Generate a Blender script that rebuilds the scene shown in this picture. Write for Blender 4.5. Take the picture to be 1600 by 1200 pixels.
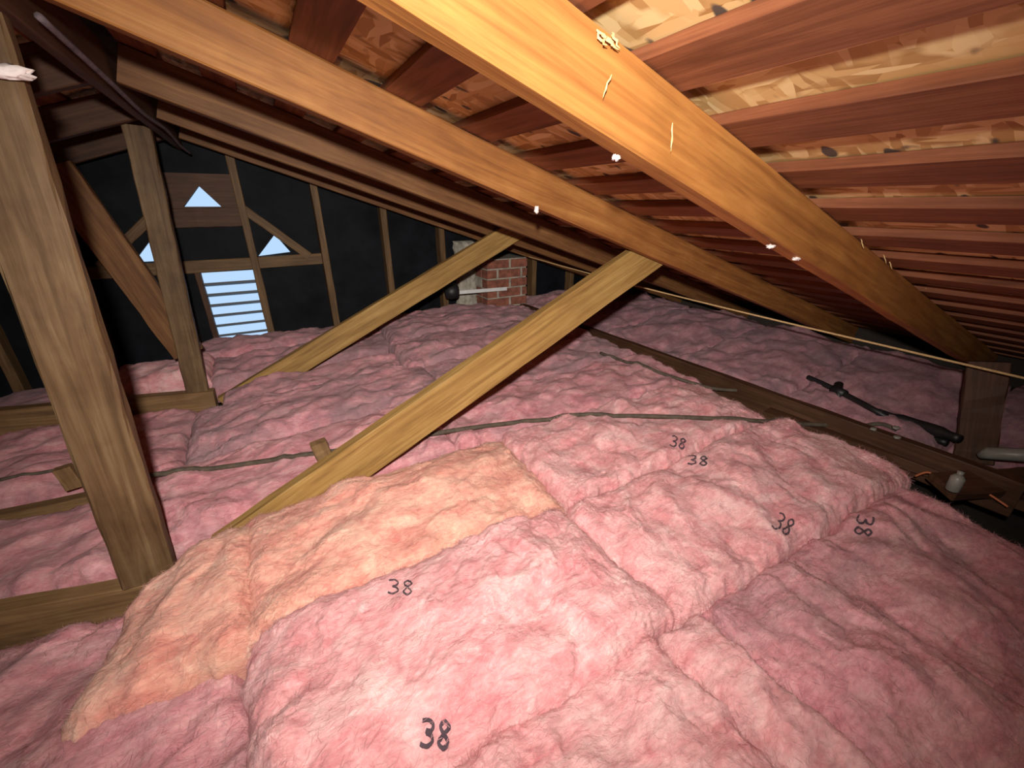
import bpy, bmesh, math, random
import numpy as np
from mathutils import Vector, Matrix, geometry
from mathutils.bvhtree import BVHTree

for o in list(bpy.data.objects):
    bpy.data.objects.remove(o, do_unlink=True)
S = bpy.context.scene
C = S.collection
random.seed(7)

# ------------------------------------------------------------------ camera, world, lights, exposure
# All building coordinates below are metres relative to the lens (x to the eave on the right,
# y along the ridge to the gable wall, z up); HZ is the lens height above the floor.
HZ = 1.05
F_PX = 650.0
PITCH = math.atan(280 / 650)
YAW = math.atan(405 / math.hypot(280, 650))
cam_d = bpy.data.cameras.new('camera')
cam_d.sensor_width = 36
cam_d.lens = 36 * F_PX / 1600
cam_d.clip_start = 0.01
cam = bpy.data.objects.new('camera', cam_d)
cam.location = (0, 0, HZ)
cam.rotation_euler = (math.pi / 2 - PITCH, 0, -YAW)
C.objects.link(cam)
S.camera = cam

W = bpy.data.worlds.new('sky')
S.world = W
W.use_nodes = True
wn = W.node_tree
bg = wn.nodes['Background']
bg.inputs[0].default_value = (0.50, 0.72, 1.0, 1)
bg.inputs[1].default_value = 1.0

# the hand torch beside the lens
ld = bpy.data.lights.new('torch', 'SPOT')
ld.energy = 92
ld.color = (1.0, 0.93, 0.83)
ld.shadow_soft_size = 0.02
ld.spot_size = math.radians(132)
ld.spot_blend = 1.0
ld.use_nodes = True
ln = ld.node_tree
em = ln.nodes['Emission']
fo = ln.nodes.new('ShaderNodeLightFalloff')
fo.inputs['Strength'].default_value = 1.0
mx = ln.nodes.new('ShaderNodeMix')
mx.inputs[0].default_value = 0.3
ln.links.new(fo.outputs['Linear'], mx.inputs[2])
ln.links.new(fo.outputs['Quadratic'], mx.inputs[3])
ln.links.new(mx.outputs[0], em.inputs['Strength'])
torch = bpy.data.objects.new('torch', ld)
torch.location = (-0.03, -0.02, HZ + 0.128)
torch.rotation_euler = (math.radians(90 - 25), 0, math.radians(-24))
C.objects.link(torch)

vs = S.view_settings
vs.view_transform = 'Standard'
vs.look = 'None'
vs.exposure = 0.0
vs.gamma = 1.0
vs.use_curve_mapping = False


# ------------------------------------------------------------------ picture ray helpers (for tracing positions at a known depth)
fh = Vector((math.sin(YAW), math.cos(YAW), 0))
CR = Vector((math.cos(YAW), -math.sin(YAW), 0))
CF = fh * math.cos(PITCH) - Vector((0, 0, 1)) * math.sin(PITCH)
CD = -(Vector((0, 0, 1)) * math.cos(PITCH) + fh * math.sin(PITCH))


def ray(x, y):
    return CR * ((x - 800) / F_PX) + CD * ((y - 600) / F_PX) + CF


def at_y(x, y, Y):
    r = ray(x, y)
    return r * (Y / r.y)


def at_z(x, y, Z):
    r = ray(x, y)
    return r * (Z / r.z)


def at_x(x, y, X):
    r = ray(x, y)
    return r * (X / r.x)


# ------------------------------------------------------------------ materials
def nt(name):
    m = bpy.data.materials.new(name)
    m.use_nodes = True
    t = m.node_tree
    return m, t, t.nodes['Principled BSDF']


def N(t, typ, **kw):
    n = t.nodes.new(typ)
    for k, v in kw.items():
        if k in n.inputs:
            n.inputs[k].default_value = v
        else:
            setattr(n, k, v)
    return n


def ramp(t, fac, stops):
    r = t.nodes.new('ShaderNodeValToRGB')
    el = r.color_ramp.elements
    while len(el) < len(stops):
        el.new(0.5)
    for e, (p, c) in zip(el, stops):
        e.position = p
        e.color = (*c, 1)
    t.links.new(fac, r.inputs[0])
    return r.outputs[0]


def mixc(t, fac, a, b, mode='MIX'):
    m = t.nodes.new('ShaderNodeMix')
    m.data_type = 'RGBA'
    m.blend_type = mode
    for sock, v in ((m.inputs[0], fac), (m.inputs[6], a), (m.inputs[7], b)):
        if hasattr(v, 'is_linked'):
            t.links.new(v, sock)
        else:
            sock.default_value = v if not isinstance(v, tuple) else (*v, 1)
    return m.outputs[2]


def wood(name, light, mid, dark, rough=0.62, grain=1.0, stain=0.35, spec=0.3):
    """sawn timber, grain along local x"""
    m, t, b = nt(name)
    tc = N(t, 'ShaderNodeTexCoord')
    oi = N(t, 'ShaderNodeObjectInfo')
    add = N(t, 'ShaderNodeVectorMath', operation='ADD')
    mul = N(t, 'ShaderNodeMath', operation='MULTIPLY')
    mul.inputs[1].default_value = 37.0
    t.links.new(oi.outputs['Random'], mul.inputs[0])
    t.links.new(tc.outputs['Object'], add.inputs[0])
    t.links.new(mul.outputs[0], add.inputs[1])
    mp = N(t, 'ShaderNodeMapping')
    mp.inputs['Scale'].default_value = (1.6, 26, 26)
    t.links.new(add.outputs[0], mp.inputs[0])
    n1 = N(t, 'ShaderNodeTexNoise', Scale=1.6, Detail=5, Roughness=0.6, Distortion=0.9)
    t.links.new(mp.outputs[0], n1.inputs['Vector'])
    base = ramp(t, n1.outputs[0], [(0.28, dark), (0.5, mid), (0.72, light)])
    mp2 = N(t, 'ShaderNodeMapping')
    mp2.inputs['Scale'].default_value = (4, 120, 120)
    t.links.new(add.outputs[0], mp2.inputs[0])
    n2 = N(t, 'ShaderNodeTexNoise', Scale=1.0, Detail=3, Roughness=0.6, Distortion=0.4)
    t.links.new(mp2.outputs[0], n2.inputs['Vector'])
    fine = ramp(t, n2.outputs[0], [(0.3, (0.62, 0.58, 0.55)), (0.55, (1, 1, 1))])
    c1 = mixc(t, 0.55 * grain, base, fine, 'MULTIPLY')
    n3 = N(t, 'ShaderNodeTexNoise', Scale=5.0, Detail=4, Roughness=0.65)
    t.links.new(add.outputs[0], n3.inputs['Vector'])
    st = ramp(t, n3.outputs[0], [(0.35, (0.55, 0.47, 0.42)), (0.6, (1, 1, 1))])
    c2 = mixc(t, stain, c1, st, 'MULTIPLY')
    t.links.new(c2, b.inputs['Base Color'])
    b.inputs['Roughness'].default_value = rough
    b.inputs['Specular IOR Level'].default_value = spec
    bp = N(t, 'ShaderNodeBump', Strength=0.35, Distance=0.002)
    t.links.new(n2.outputs[0], bp.inputs['Height'])
    t.links.new(bp.outputs[0], b.inputs['Normal'])
    return m


def insulation(name, pale, mid, deep, dust=(0.30, 0.22, 0.24), damt=0.0):
    m, t, b = nt(name)
    tc = N(t, 'ShaderNodeTexCoord')
    mp = N(t, 'ShaderNodeMapping')
    mp.inputs['Scale'].default_value = (0.75, 1.2, 1)
    t.links.new(tc.outputs['Object'], mp.inputs[0])
    n1 = N(t, 'ShaderNodeTexNoise', Scale=13, Detail=6, Roughness=0.62, Distortion=0.7)
    t.links.new(mp.outputs[0], n1.inputs['Vector'])
    col = ramp(t, n1.outputs[0], [(0.3, deep), (0.47, mid), (0.68, pale)])
    n4 = N(t, 'ShaderNodeTexNoise', Scale=34, Detail=4, Roughness=0.6, Distortion=1.2)
    t.links.new(mp.outputs[0], n4.inputs['Vector'])
    mot = ramp(t, n4.outputs[0], [(0.32, (0.80, 0.66, 0.68)), (0.5, (0.97, 0.95, 0.95)), (0.7, (1.12, 1.22, 1.2))])
    col = mixc(t, 0.75, col, mot, 'MULTIPLY')
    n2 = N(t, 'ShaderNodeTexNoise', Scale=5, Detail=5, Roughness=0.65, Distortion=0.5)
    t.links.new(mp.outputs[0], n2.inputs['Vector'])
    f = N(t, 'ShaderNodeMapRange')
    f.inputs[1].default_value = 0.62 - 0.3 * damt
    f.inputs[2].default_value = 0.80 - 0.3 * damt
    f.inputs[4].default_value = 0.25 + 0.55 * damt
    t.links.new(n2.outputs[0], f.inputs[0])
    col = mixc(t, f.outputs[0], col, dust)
    # fine fibres
    mp3 = N(t, 'ShaderNodeMapping')
    mp3.inputs['Scale'].default_value = (30, 75, 60)
    mp3.inputs['Rotation'].default_value = (0, 0, 0.5)
    t.links.new(tc.outputs['Object'], mp3.inputs[0])
    n3 = N(t, 'ShaderNodeTexNoise', Scale=1.3, Detail=7, Roughness=0.7, Distortion=1.6)
    t.links.new(mp3.outputs[0], n3.inputs['Vector'])
    fib = ramp(t, n3.outputs[0], [(0.3, (0.72, 0.62, 0.64)), (0.6, (1, 1, 1))])
    col = mixc(t, 0.55, col, fib, 'MULTIPLY')
    t.links.new(col, b.inputs['Base Color'])
    b.inputs['Roughness'].default_value = 0.95
    b.inputs['Specular IOR Level'].default_value = 0.05
    b.inputs['Sheen Weight'].default_value = 0.15
    b.inputs['Sheen Roughness'].default_value = 0.6
    b.inputs['Subsurface Weight'].default_value = 0.25
    b.inputs['Subsurface Radius'].default_value = (0.02, 0.010, 0.010)
    b.inputs['Subsurface Scale'].default_value = 0.6
    bp = N(t, 'ShaderNodeBump', Strength=0.7, Distance=0.007)
    t.links.new(n3.outputs[0], bp.inputs['Height'])
    t.links.new(bp.outputs[0], b.inputs['Normal'])
    return m


def plain(name, col, rough=0.6, metal=0.0, var=0.25, scale=20, bump=0.2):
    m, t, b = nt(name)
    tc = N(t, 'ShaderNodeTexCoord')
    n1 = N(t, 'ShaderNodeTexNoise', Scale=scale, Detail=5, Roughness=0.6)
    t.links.new(tc.outputs['Object'], n1.inputs['Vector'])
    lo = tuple(c * (1 - var) for c in col)
    hi = tuple(min(1, c * (1 + var)) for c in col)
    t.links.new(ramp(t, n1.outputs[0], [(0.3, lo), (0.7, hi)]), b.inputs['Base Color'])
    b.inputs['Roughness'].default_value = rough
    b.inputs['Metallic'].default_value = metal
    if bump:
        bp = N(t, 'ShaderNodeBump', Strength=bump, Distance=0.004)
        t.links.new(n1.outputs[0], bp.inputs['Height'])
        t.links.new(bp.outputs[0], b.inputs['Normal'])
    return m


def osb_mat():
    m, t, b = nt('strand board')
    tc = N(t, 'ShaderNodeTexCoord')
    nz = N(t, 'ShaderNodeTexNoise', Scale=6, Detail=2)
    t.links.new(tc.outputs['Object'], nz.inputs['Vector'])
    wv = mixc(t, 0.03, tc.outputs['Object'], nz.outputs['Color'])
    cols = []
    for sc, rot in (((14, 70, 1), 0.35), ((60, 17, 1), 0.6)):
        mp = N(t, 'ShaderNodeMapping')
        mp.inputs['Scale'].default_value = sc
        mp.inputs['Rotation'].default_value = (0, 0, rot)
        t.links.new(wv, mp.inputs[0])
        v = N(t, 'ShaderNodeTexVoronoi', Scale=1.0)
        t.links.new(mp.outputs[0], v.inputs['Vector'])
        sp = N(t, 'ShaderNodeSeparateColor')
        t.links.new(v.outputs['Color'], sp.inputs[0])
        cols.append(ramp(t, sp.outputs[0], [(0.0, (0.40, 0.21, 0.07)), (0.45, (0.66, 0.42, 0.17)), (1.0, (0.86, 0.66, 0.34))]))
    n2 = N(t, 'ShaderNodeTexNoise', Scale=11, Detail=2)
    t.links.new(tc.outputs['Object'], n2.inputs['Vector'])
    fac = ramp(t, n2.outputs[0], [(0.47, (0, 0, 0)), (0.53, (1, 1, 1))])
    col = mixc(t, fac, cols[0], cols[1])
    # printed / stained blots
    mpb = N(t, 'ShaderNodeMapping')
    mpb.inputs['Scale'].default_value = (22, 11, 1)
    t.links.new(tc.outputs['Object'], mpb.inputs[0])
    n3 = N(t, 'ShaderNodeTexNoise', Scale=1.0, Detail=1.5, Roughness=0.4)
    t.links.new(mpb.outputs[0], n3.inputs['Vector'])
    bl = ramp(t, n3.outputs[0], [(0.66, (0, 0, 0)), (0.69, (1, 1, 1))])
    col = mixc(t, bl, col, (0.09, 0.07, 0.06))
    t.links.new(col, b.inputs['Base Color'])
    b.inputs['Roughness'].default_value = 0.7
    return m


M = {}
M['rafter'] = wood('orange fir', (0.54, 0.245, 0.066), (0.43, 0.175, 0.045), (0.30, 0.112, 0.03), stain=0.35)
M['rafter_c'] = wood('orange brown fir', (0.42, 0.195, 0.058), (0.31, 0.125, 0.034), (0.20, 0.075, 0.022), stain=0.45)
M['rafter_b'] = wood('brown fir', (0.27, 0.135, 0.05), (0.18, 0.08, 0.03), (0.11, 0.045, 0.017), stain=0.4)  # fir darkened so its colour carries the shade on the farther rafters
M['post'] = wood('aged grey brown fir', (0.22, 0.145, 0.075), (0.16, 0.095, 0.046), (0.09, 0.05, 0.024), stain=0.7)
M['strut'] = wood('golden fir', (0.48, 0.31, 0.11), (0.37, 0.22, 0.07), (0.24, 0.13, 0.04), stain=0.25)
M['board'] = wood('dark red cedar', (0.34, 0.13, 0.062), (0.23, 0.080, 0.038), (0.15, 0.05, 0.024), stain=0.45)
M['joist'] = wood('dusty brown joist', (0.34, 0.21, 0.10), (0.24, 0.14, 0.065), (0.14, 0.08, 0.04), stain=0.5)
M['dark'] = wood('dark aged and shaded lumber', (0.12, 0.055, 0.03), (0.085, 0.038, 0.02), (0.05, 0.023, 0.012), stain=0.5)
M['stud'] = wood('stud lumber', (0.22, 0.13, 0.06), (0.15, 0.085, 0.038), (0.09, 0.05, 0.02), stain=0.4)
M['osb'] = osb_mat()
M['pink'] = insulation('pink glass wool', (0.95, 0.62, 0.62), (0.89, 0.45, 0.47), (0.76, 0.28, 0.31), (0.55, 0.38, 0.39), 0.12)
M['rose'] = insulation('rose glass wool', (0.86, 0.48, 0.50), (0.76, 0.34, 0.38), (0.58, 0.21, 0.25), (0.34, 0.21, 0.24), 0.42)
M['orange'] = insulation('orange tinged glass wool', (0.94, 0.60, 0.48), (0.89, 0.45, 0.36), (0.76, 0.29, 0.24), (0.56, 0.34, 0.22), 0.3)
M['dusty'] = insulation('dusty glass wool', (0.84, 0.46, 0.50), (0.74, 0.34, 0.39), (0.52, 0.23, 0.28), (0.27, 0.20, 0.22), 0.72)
M['dusk'] = insulation('dimmed dusty glass wool', (0.62, 0.34, 0.38), (0.50, 0.235, 0.28), (0.34, 0.145, 0.18), (0.20, 0.14, 0.165), 0.6)  # darker copy of the dusty wool; dimness at the right is in the colour
M['felt'] = plain('black building paper', (0.007, 0.008, 0.011), 0.6, 0, 0.5, 6, 0.5)
M['felt'].node_tree.nodes['Principled BSDF'].inputs['Specular IOR Level'].default_value = 0.08
M['drywall'] = plain('dusty shade brown plaster', (0.03, 0.022, 0.018), 0.95)  # coloured near black to stand in for the unlit gap at the eave
M['shingle'] = plain('asphalt shingle', (0.05, 0.05, 0.05), 0.95)
M['siding'] = plain('painted siding', (0.5, 0.5, 0.48), 0.8)
M['cable'] = plain('dusty cable sheath', (0.085, 0.066, 0.048), 0.85, 0, 0.4, 40)
M['dustwire'] = plain('dusty grey sheath', (0.13, 0.10, 0.11), 0.9, 0, 0.4, 40)
M['rope'] = plain('pale twine', (0.70, 0.46, 0.22), 0.85, 0, 0.2, 120)
M['black'] = plain('black plastic', (0.012, 0.012, 0.014), 0.5)
M['steel'] = plain('galvanised steel', (0.80, 0.82, 0.84), 0.45, 0.15, 0.1, 30)
M['brick'] = plain('old red brick', (0.24, 0.085, 0.055), 0.9, 0, 0.45, 26, 0.5)
M['mortar'] = plain('grey mortar', (0.36, 0.33, 0.28), 0.95, 0, 0.35, 22, 0.8)
M['slat'] = plain('grey painted slat', (0.10, 0.105, 0.12), 0.6, 0, 0.1)
M['ink'] = plain('black marker ink', (0.07, 0.045, 0.06), 0.9, 0, 0.3, 60, 0)
M['splinter'] = plain('raw pale wood', (0.85, 0.58, 0.27), 0.7)
M['tuft'] = plain('white fluff', (0.85, 0.72, 0.70), 0.95)
M['copper'] = plain('orange wire', (0.55, 0.16, 0.07), 0.6)
M['glass'] = plain('cloudy grey plastic', (0.26, 0.245, 0.22), 0.4)


# ------------------------------------------------------------------ object helpers
def tag(o, label=None, cat=None, group=None, kind=None):
    if label:
        o['label'] = label
    if cat:
        o['category'] = cat
    if group:
        o['group'] = group
    if kind:
        o['kind'] = kind
    return o


def link(name, me, mat, parent=None, smooth=False):
    o = bpy.data.objects.new(name, me)
    if mat is not None and not me.materials:
        me.materials.append(mat)
    C.objects.link(o)
    if parent is not None:
        o.parent = parent
    if smooth:
        for p in me.polygons:
            p.use_smooth = True
    return o


def mesh(name, verts, faces):
    me = bpy.data.meshes.new(name)
    me.from_pydata([tuple(v) for v in verts], [], faces)
    me.update()
    return me


def frame(p0, p1, side):
    """matrix at p0 with x along p0>p1, y as near as can be to side"""
    x = (p1 - p0).normalized()
    y = (side - x * side.dot(x)).normalized()
    z = x.cross(y)
    m = Matrix((x, y, z)).transposed().to_4x4()
    m.translation = p0
    return m


def timber_mesh(name, L, w, h, seg=10, wob=0.0015, bevel=0.003, seed=0, cut0=0.0, cut1=0.0):
    """box x 0..L, y -w/2..w/2, z -h/2..h/2 with eased edges and a slight waver; cut slants the ends (shift per z)"""
    rnd = random.Random(seed)
    prof = []
    for sy, sz in ((-1, -1), (1, -1), (1, 1), (-1, 1)):
        y, z = sy * w / 2, sz * h / 2
        a = (y - sy * bevel, z)
        b = (y, z - sz * bevel)
        prof += ([b, a] if sy * sz > 0 else [a, b])
    vs, fs = [], []
    n = len(prof)
    for i in range(seg + 1):
        u = i / seg
        for y, z in prof:
            x = L * u + (cut0 * z * (1 - u)) + (cut1 * z * u)
            vs.append((x, y + rnd.uniform(-wob, wob), z + rnd.uniform(-wob, wob)))
    for i in range(seg):
        for j in range(n):
            k = (j + 1) % n
            fs.append((i * n + j, i * n + k, (i + 1) * n + k, (i + 1) * n + j))
    fs.append(tuple(range(n - 1, -1, -1)))
    fs.append(tuple(seg * n + j for j in range(n)))
    me = mesh(name, vs, fs)
    bm = bmesh.new()
    bm.from_mesh(me)
    bmesh.ops.recalc_face_normals(bm, faces=bm.faces)
    bm.to_mesh(me)
    bm.free()
    return me


def timber(name, p0, p1, w, h, mat, side, parent=None, seed=0, **kw):
    """w measured along side, h across both"""
    p0, p1 = Vector(p0), Vector(p1)
    me = timber_mesh(name, (p1 - p0).length, w, h, seed=seed, **kw)
    o = link(name, me, mat)
    o.matrix_world = frame(p0, p1, Vector(side))
    if parent is not None:
        o.parent = parent
        o.matrix_parent_inverse = parent.matrix_world.inverted()
    return o


def empty(name, loc):
    o = bpy.data.objects.new(name, None)
    o.location = loc
    C.objects.link(o)
    bpy.context.view_layer.update()
    return o


def tube_mesh(name, pts, r, n=8, cap=True):
    pts = [Vector(p) for p in pts]
    vs, fs = [], []
    up = Vector((0.13, 0.21, 0.97))
    for i, p in enumerate(pts):
        d = (pts[min(i + 1, len(pts) - 1)] - pts[max(i - 1, 0)]).normalized()
        a = d.cross(up).normalized()
        b = a.cross(d)
        rr = r[i] if isinstance(r, (list, tuple)) else r
        for k in range(n):
            t = 2 * math.pi * k / n
            vs.append(p + a * (rr * math.cos(t)) + b * (rr * math.sin(t)))
    for i in range(len(pts) - 1):
        for k in range(n):
            q = (k + 1) % n
            fs.append((i * n + k, i * n + q, (i + 1) * n + q, (i + 1) * n + k))
    if cap:
        fs.append(tuple(range(n - 1, -1, -1)))
        fs.append(tuple((len(pts) - 1) * n + k for k in range(n)))
    return mesh(name, vs, fs)


def recentre(o, loc):
    """move the origin of an unparented mesh object to loc"""
    loc = Vector(loc)
    o.data.transform(Matrix.Translation(-loc))
    o.location = loc
    return o


def spline(pts, k=6):
    pts = [Vector(p) for p in pts]
    out = []
    for i in range(len(pts) - 1):
        p0 = pts[max(i - 1, 0)]
        p1, p2 = pts[i], pts[i + 1]
        p3 = pts[min(i + 2, len(pts) - 1)]
        for j in range(k):
            t = j / k
            out.append(0.5 * ((2 * p1) + (p2 - p0) * t + (2 * p0 - 5 * p1 + 4 * p2 - p3) * t * t + (3 * p1 - p0 - 3 * p2 + p3) * t ** 3))
    out.append(pts[-1])
    return out


# ------------------------------------------------------------------ the setting
TH = 1 / 3
CB = 0.226            # rafter underside above the lens at x = 0
RH = 0.105            # rafter depth, plumb
XR = -0.28            # ridge
COS = math.cos(math.atan(TH))
XE, XL = 3.05, -3.6   # eaves
Y0, Y1 = -1.6, 3.22   # end walls
ZF = -HZ


def zr(x):            # rafter underside
    return CB - TH * x if x >= XR else CB - TH * XR - TH * (XR - x)


floor = link('floor', mesh('floor', [(XL, Y0, ZF), (XE, Y0, ZF), (XE, Y1, ZF), (XL, Y1, ZF),
                                     (XL, Y0, ZF - .02), (XE, Y0, ZF - .02), (XE, Y1, ZF - .02), (XL, Y1, ZF - .02)],
                           [(0, 1, 2, 3), (7, 6, 5, 4), (0, 4, 5, 1), (1, 5, 6, 2), (2, 6, 7, 3), (3, 7, 4, 0)]), M['drywall'])
tag(floor, 'grey plasterboard floor hidden under the insulation batts', None, None, 'structure')


def wall_slab(name, y, th, outline, holes, mat):
    """upright slab with real openings; faces at y and y+th"""
    loops = [outline] + holes
    tri = geometry.tessellate_polygon([[Vector((x, z, 0)) for x, z in lp] for lp in loops])
    flat = [p for lp in loops for p in lp]
    n = len(flat)
    vs = [(x, y, z) for x, z in flat] + [(x, y + th, z) for x, z in flat]
    fs = [tuple(t) for t in tri] + [tuple(i + n for i in reversed(t)) for t in tri]
    k = 0
    for lp in loops:
        for i in range(len(lp)):
            a, b = k + i, k + (i + 1) % len(lp)
            fs.append((a, b, b + n, a + n))
        k += len(lp)
    me = mesh(name, vs, fs)
    bm = bmesh.new()
    bm.from_mesh(me)
    bmesh.ops.recalc_face_normals(bm, faces=bm.faces)
    bm.to_mesh(me)
    bm.free()
    return link(name, me, mat)


top = RH + 0.03
outline = [(XL, ZF), (XE, ZF), (XE, zr(XE) + top), (XR, zr(XR) + top), (XL, zr(XL) + top)]
tri_top = [(-0.35, -0.012), (-0.165, -0.012), (-0.25, 0.10)]
tri_r = [(-0.035, -0.305), (0.155, -0.288), (0.085, -0.175)]
tri_l = [(-0.66, -0.305), (-0.47, -0.305), (-0.55, -0.185)]
vent = [(-0.375, -0.86), (-0.055, -0.86), (-0.055, -0.385), (-0.375, -0.385)]
wall_far = wall_slab('wall_far', Y1, 0.03, outline, [tri_top, tri_r, tri_l, vent], M['felt'])
tag(wall_far, 'black building paper gable wall with bare studs and light gaps', None, None, 'structure')
wall_near = wall_slab('wall_near', Y0 - 0.03, 0.03, outline, [], M['felt'])
tag(wall_near, 'plain gable wall behind the viewer', None, None, 'structure')
for nm, x, lab in (('wall_right', XE, 'low eave wall at the right end of the roof slope'), ('wall_left', XL - 0.03, 'low eave wall on the left end of the roof slope')):
    zt = zr(x) + top
    w_ = link(nm, mesh(nm, [(x, Y0, ZF), (x + .03, Y0, ZF), (x + .03, Y1, ZF), (x, Y1, ZF), (x, Y0, zt), (x + .03, Y0, zt), (x + .03, Y1, zt), (x, Y1, zt)],
                            [(3, 2, 1, 0), (4, 5, 6, 7), (0, 1, 5, 4), (1, 2, 6, 5), (2, 3, 7, 6), (3, 0, 4, 7)]), M['drywall'])
    tag(w_, lab, None, None, 'structure')

# gable framing, children of the gable wall
SX = [-0.06 + 0.416 * k for k in range(-8, 7)]
for i, x in enumerate(SX):
    if abs(x - 1.604) < 0.05:
        continue
    zt = zr(x) + 0.02
    if zt < ZF + 0.25:
        continue
    timber('stud', (x, Y1 - 0.045, ZF + 0.01), (x, Y1 - 0.045, zt), 0.042, 0.085, M['stud'], (1, 0, 0), wall_far, seed=i)


def nail(name, p, q, w, d, mat, y=Y1 - 0.02, seed=0):
    return timber(name, (p[0], y, p[1]), (q[0], y, q[1]), d, w, mat, (0, 1, 0), wall_far, seed=seed)


nail('diagonal_nailer', (-0.06, -0.02), (0.26, -0.315), 0.05, 0.035, M['stud'], Y1 - 0.03, seed=31)
nail('diagonal_nailer', (-0.46, -0.02), (-0.80, -0.315), 0.05, 0.035, M['stud'], Y1 - 0.03, seed=32)
nail('cross_nailer', (-0.46, -0.345), (0.34, -0.335), 0.07, 0.035, M['stud'], Y1 - 0.02, seed=33)
nail('cross_nailer', (-0.46, -0.345), (-0.88, -0.345), 0.07, 0.035, M['stud'], Y1 - 0.02, seed=36)
nail('cross_nailer', (-0.46, -0.072), (-0.07, -0.068), 0.105, 0.03, M['dark'], Y1 - 0.016, seed=34)
nb = wall_slab('gable_board', Y1 - 0.014, 0.012, [(-0.45, -0.02), (-0.08, -0.02), (-0.08, 0.165), (-0.45, 0.165)], [[(x, z + (0.002 if z < 0 else 0)) for x, z in tri_top]], M['dark'])
nb.parent = wall_far
# louvred vent: a frame and slats in the opening
for (p, q, s) in (((-0.375, -0.86), (-0.375, -0.37), 41), ((-0.055, -0.86), (-0.055, -0.37), 42)):
    nail('vent_jamb', p, q, 0.03, 0.06, M['dark'], Y1 + 0.005, seed=s)
for k in range(7):
    z = -0.455 - 0.066 * k
    me = mesh('vent_slat', [(-0.36, -.026, .009), (-0.07, -.026, .009), (-0.07, .026, -.009), (-0.36, .026, -.009),
                            (-0.36, -.026, -.002), (-0.07, -.026, -.002), (-0.07, .026, -.020), (-0.36, .026, -.020)],
              [(0, 1, 2, 3), (7, 6, 5, 4), (0, 4, 5, 1), (1, 5, 6, 2), (2, 6, 7, 3), (3, 7, 4, 0)])
    o = link('vent_slat', me, M['slat'], wall_far)
    o.location = (0, Y1 + 0.02, z)

# roof: outer skin, strand board panels, spaced cedar boards
def slope_pt(side, s, n, y):
    """side +1 right slope; s metres down the slope from the ridge, n metres above rafter underside plane"""
    a = math.atan(TH)
    zt = zr(XR)
    return Vector((XR + side * (s * math.cos(a) + n * math.sin(a)), y, zt - s * math.sin(a) + n * math.cos(a)))


def slope_frame(side, s, n, y):
    a = math.atan(TH)
    yv = Vector((side * math.cos(a), 0, -math.sin(a)))
    xv = Vector((0, 1, 0))
    zv = xv.cross(yv)
    if zv.z < 0:
        xv = -xv
        zv = xv.cross(yv)
    m = Matrix((xv, yv, zv)).transposed().to_4x4()
    m.translation = slope_pt(side, s, n, y)
    return m


SL = (XE - XR) / COS
RHN = RH * COS
BT = 0.021
skin = []
ceil_v = []
for n_ in (RHN + BT + 0.012, RHN + BT + 0.035):
    for y in (Y0 - .05, Y1 + .05):
        zt = zr(XR) + n_ / COS
        ceil_v += [(XL - .1, y, zt - TH * (XR - XL + .1)), (XR, y, zt), (XE + .1, y, zt - TH * (XE + .1 - XR))]
ceiling = link('ceiling', mesh('ceiling', ceil_v, [(0, 1, 4, 3), (1, 2, 5, 4), (9, 10, 7, 6), (10, 11, 8, 7), (0, 6, 7, 1), (1, 7, 8, 2), (3, 4, 10, 9), (4, 5, 11, 10), (0, 3, 9, 6), (2, 8, 11, 5)]), M['shingle'])
tag(ceiling, 'underside of the pitched roof with spaced dark boards under strand board', None, None, 'structure')
for side in (1, -1):
    lens_ = SL if side > 0 else (XR - XL) / COS
    s0 = 0.0
    pn = 0
    while s0 < lens_ - 0.05:
        s1 = min(s0 + 1.19, lens_)
        for (ya, yb) in ((Y0, 0.02), (0.024, 1.9), (1.904, Y1)):
            L = yb - ya
            me = mesh('osb_panel', [(0, 0, 0), (L, 0, 0), (L, s1 - s0 - .003, 0), (0, s1 - s0 - .003, 0), (0, 0, .011), (L, 0, .011), (L, s1 - s0 - .003, .011), (0, s1 - s0 - .003, .011)],
                      [(3, 2, 1, 0), (4, 5, 6, 7), (0, 1, 5, 4), (1, 2, 6, 5), (2, 3, 7, 6), (3, 0, 4, 7)])
            o = link('osb_panel', me, M['osb'])
            fm = slope_frame(side, s0, RHN + BT, ya if side < 0 else yb)
            # local x must run from one end of the panel to the other
            if fm.to_3x3().col[0].y > 0:
                fm.translation = slope_pt(side, s0, RHN + BT, ya)
            else:
                fm.translation = slope_pt(side, s0, RHN + BT, yb)
            o.matrix_world = fm
            o.parent = ceiling
            pn += 1
        s0 = s1
    bd = 0.178 / COS
    bw = 0.084
    # a board starts at x = 0.268, the first one in view
    first = (0.268 - XR) / COS - 3 * bd
    k = 0
    s = first if side > 0 else 0.02
    meshes = [timber_mesh('roof_board', Y1 - Y0 - 0.01, bw, BT - 0.002, seg=24, wob=0.0012, bevel=0.0012, seed=100 + q) for q in range(4)]
    for me in meshes:
        me.materials.append(M['board'])
    while s + bw < lens_:
        o = link('roof_board', meshes[k % 4], None)
        fm = slope_frame(side, s + bw / 2, RHN + BT / 2, 0)
        fm.translation = slope_pt(side, s + bw / 2, RHN + BT / 2, Y0 + 0.005 if fm.to_3x3().col[0].y > 0 else Y1 - 0.005)
        o.matrix_world = fm
        o.parent = ceiling
        s += bd
        k += 1

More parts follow.
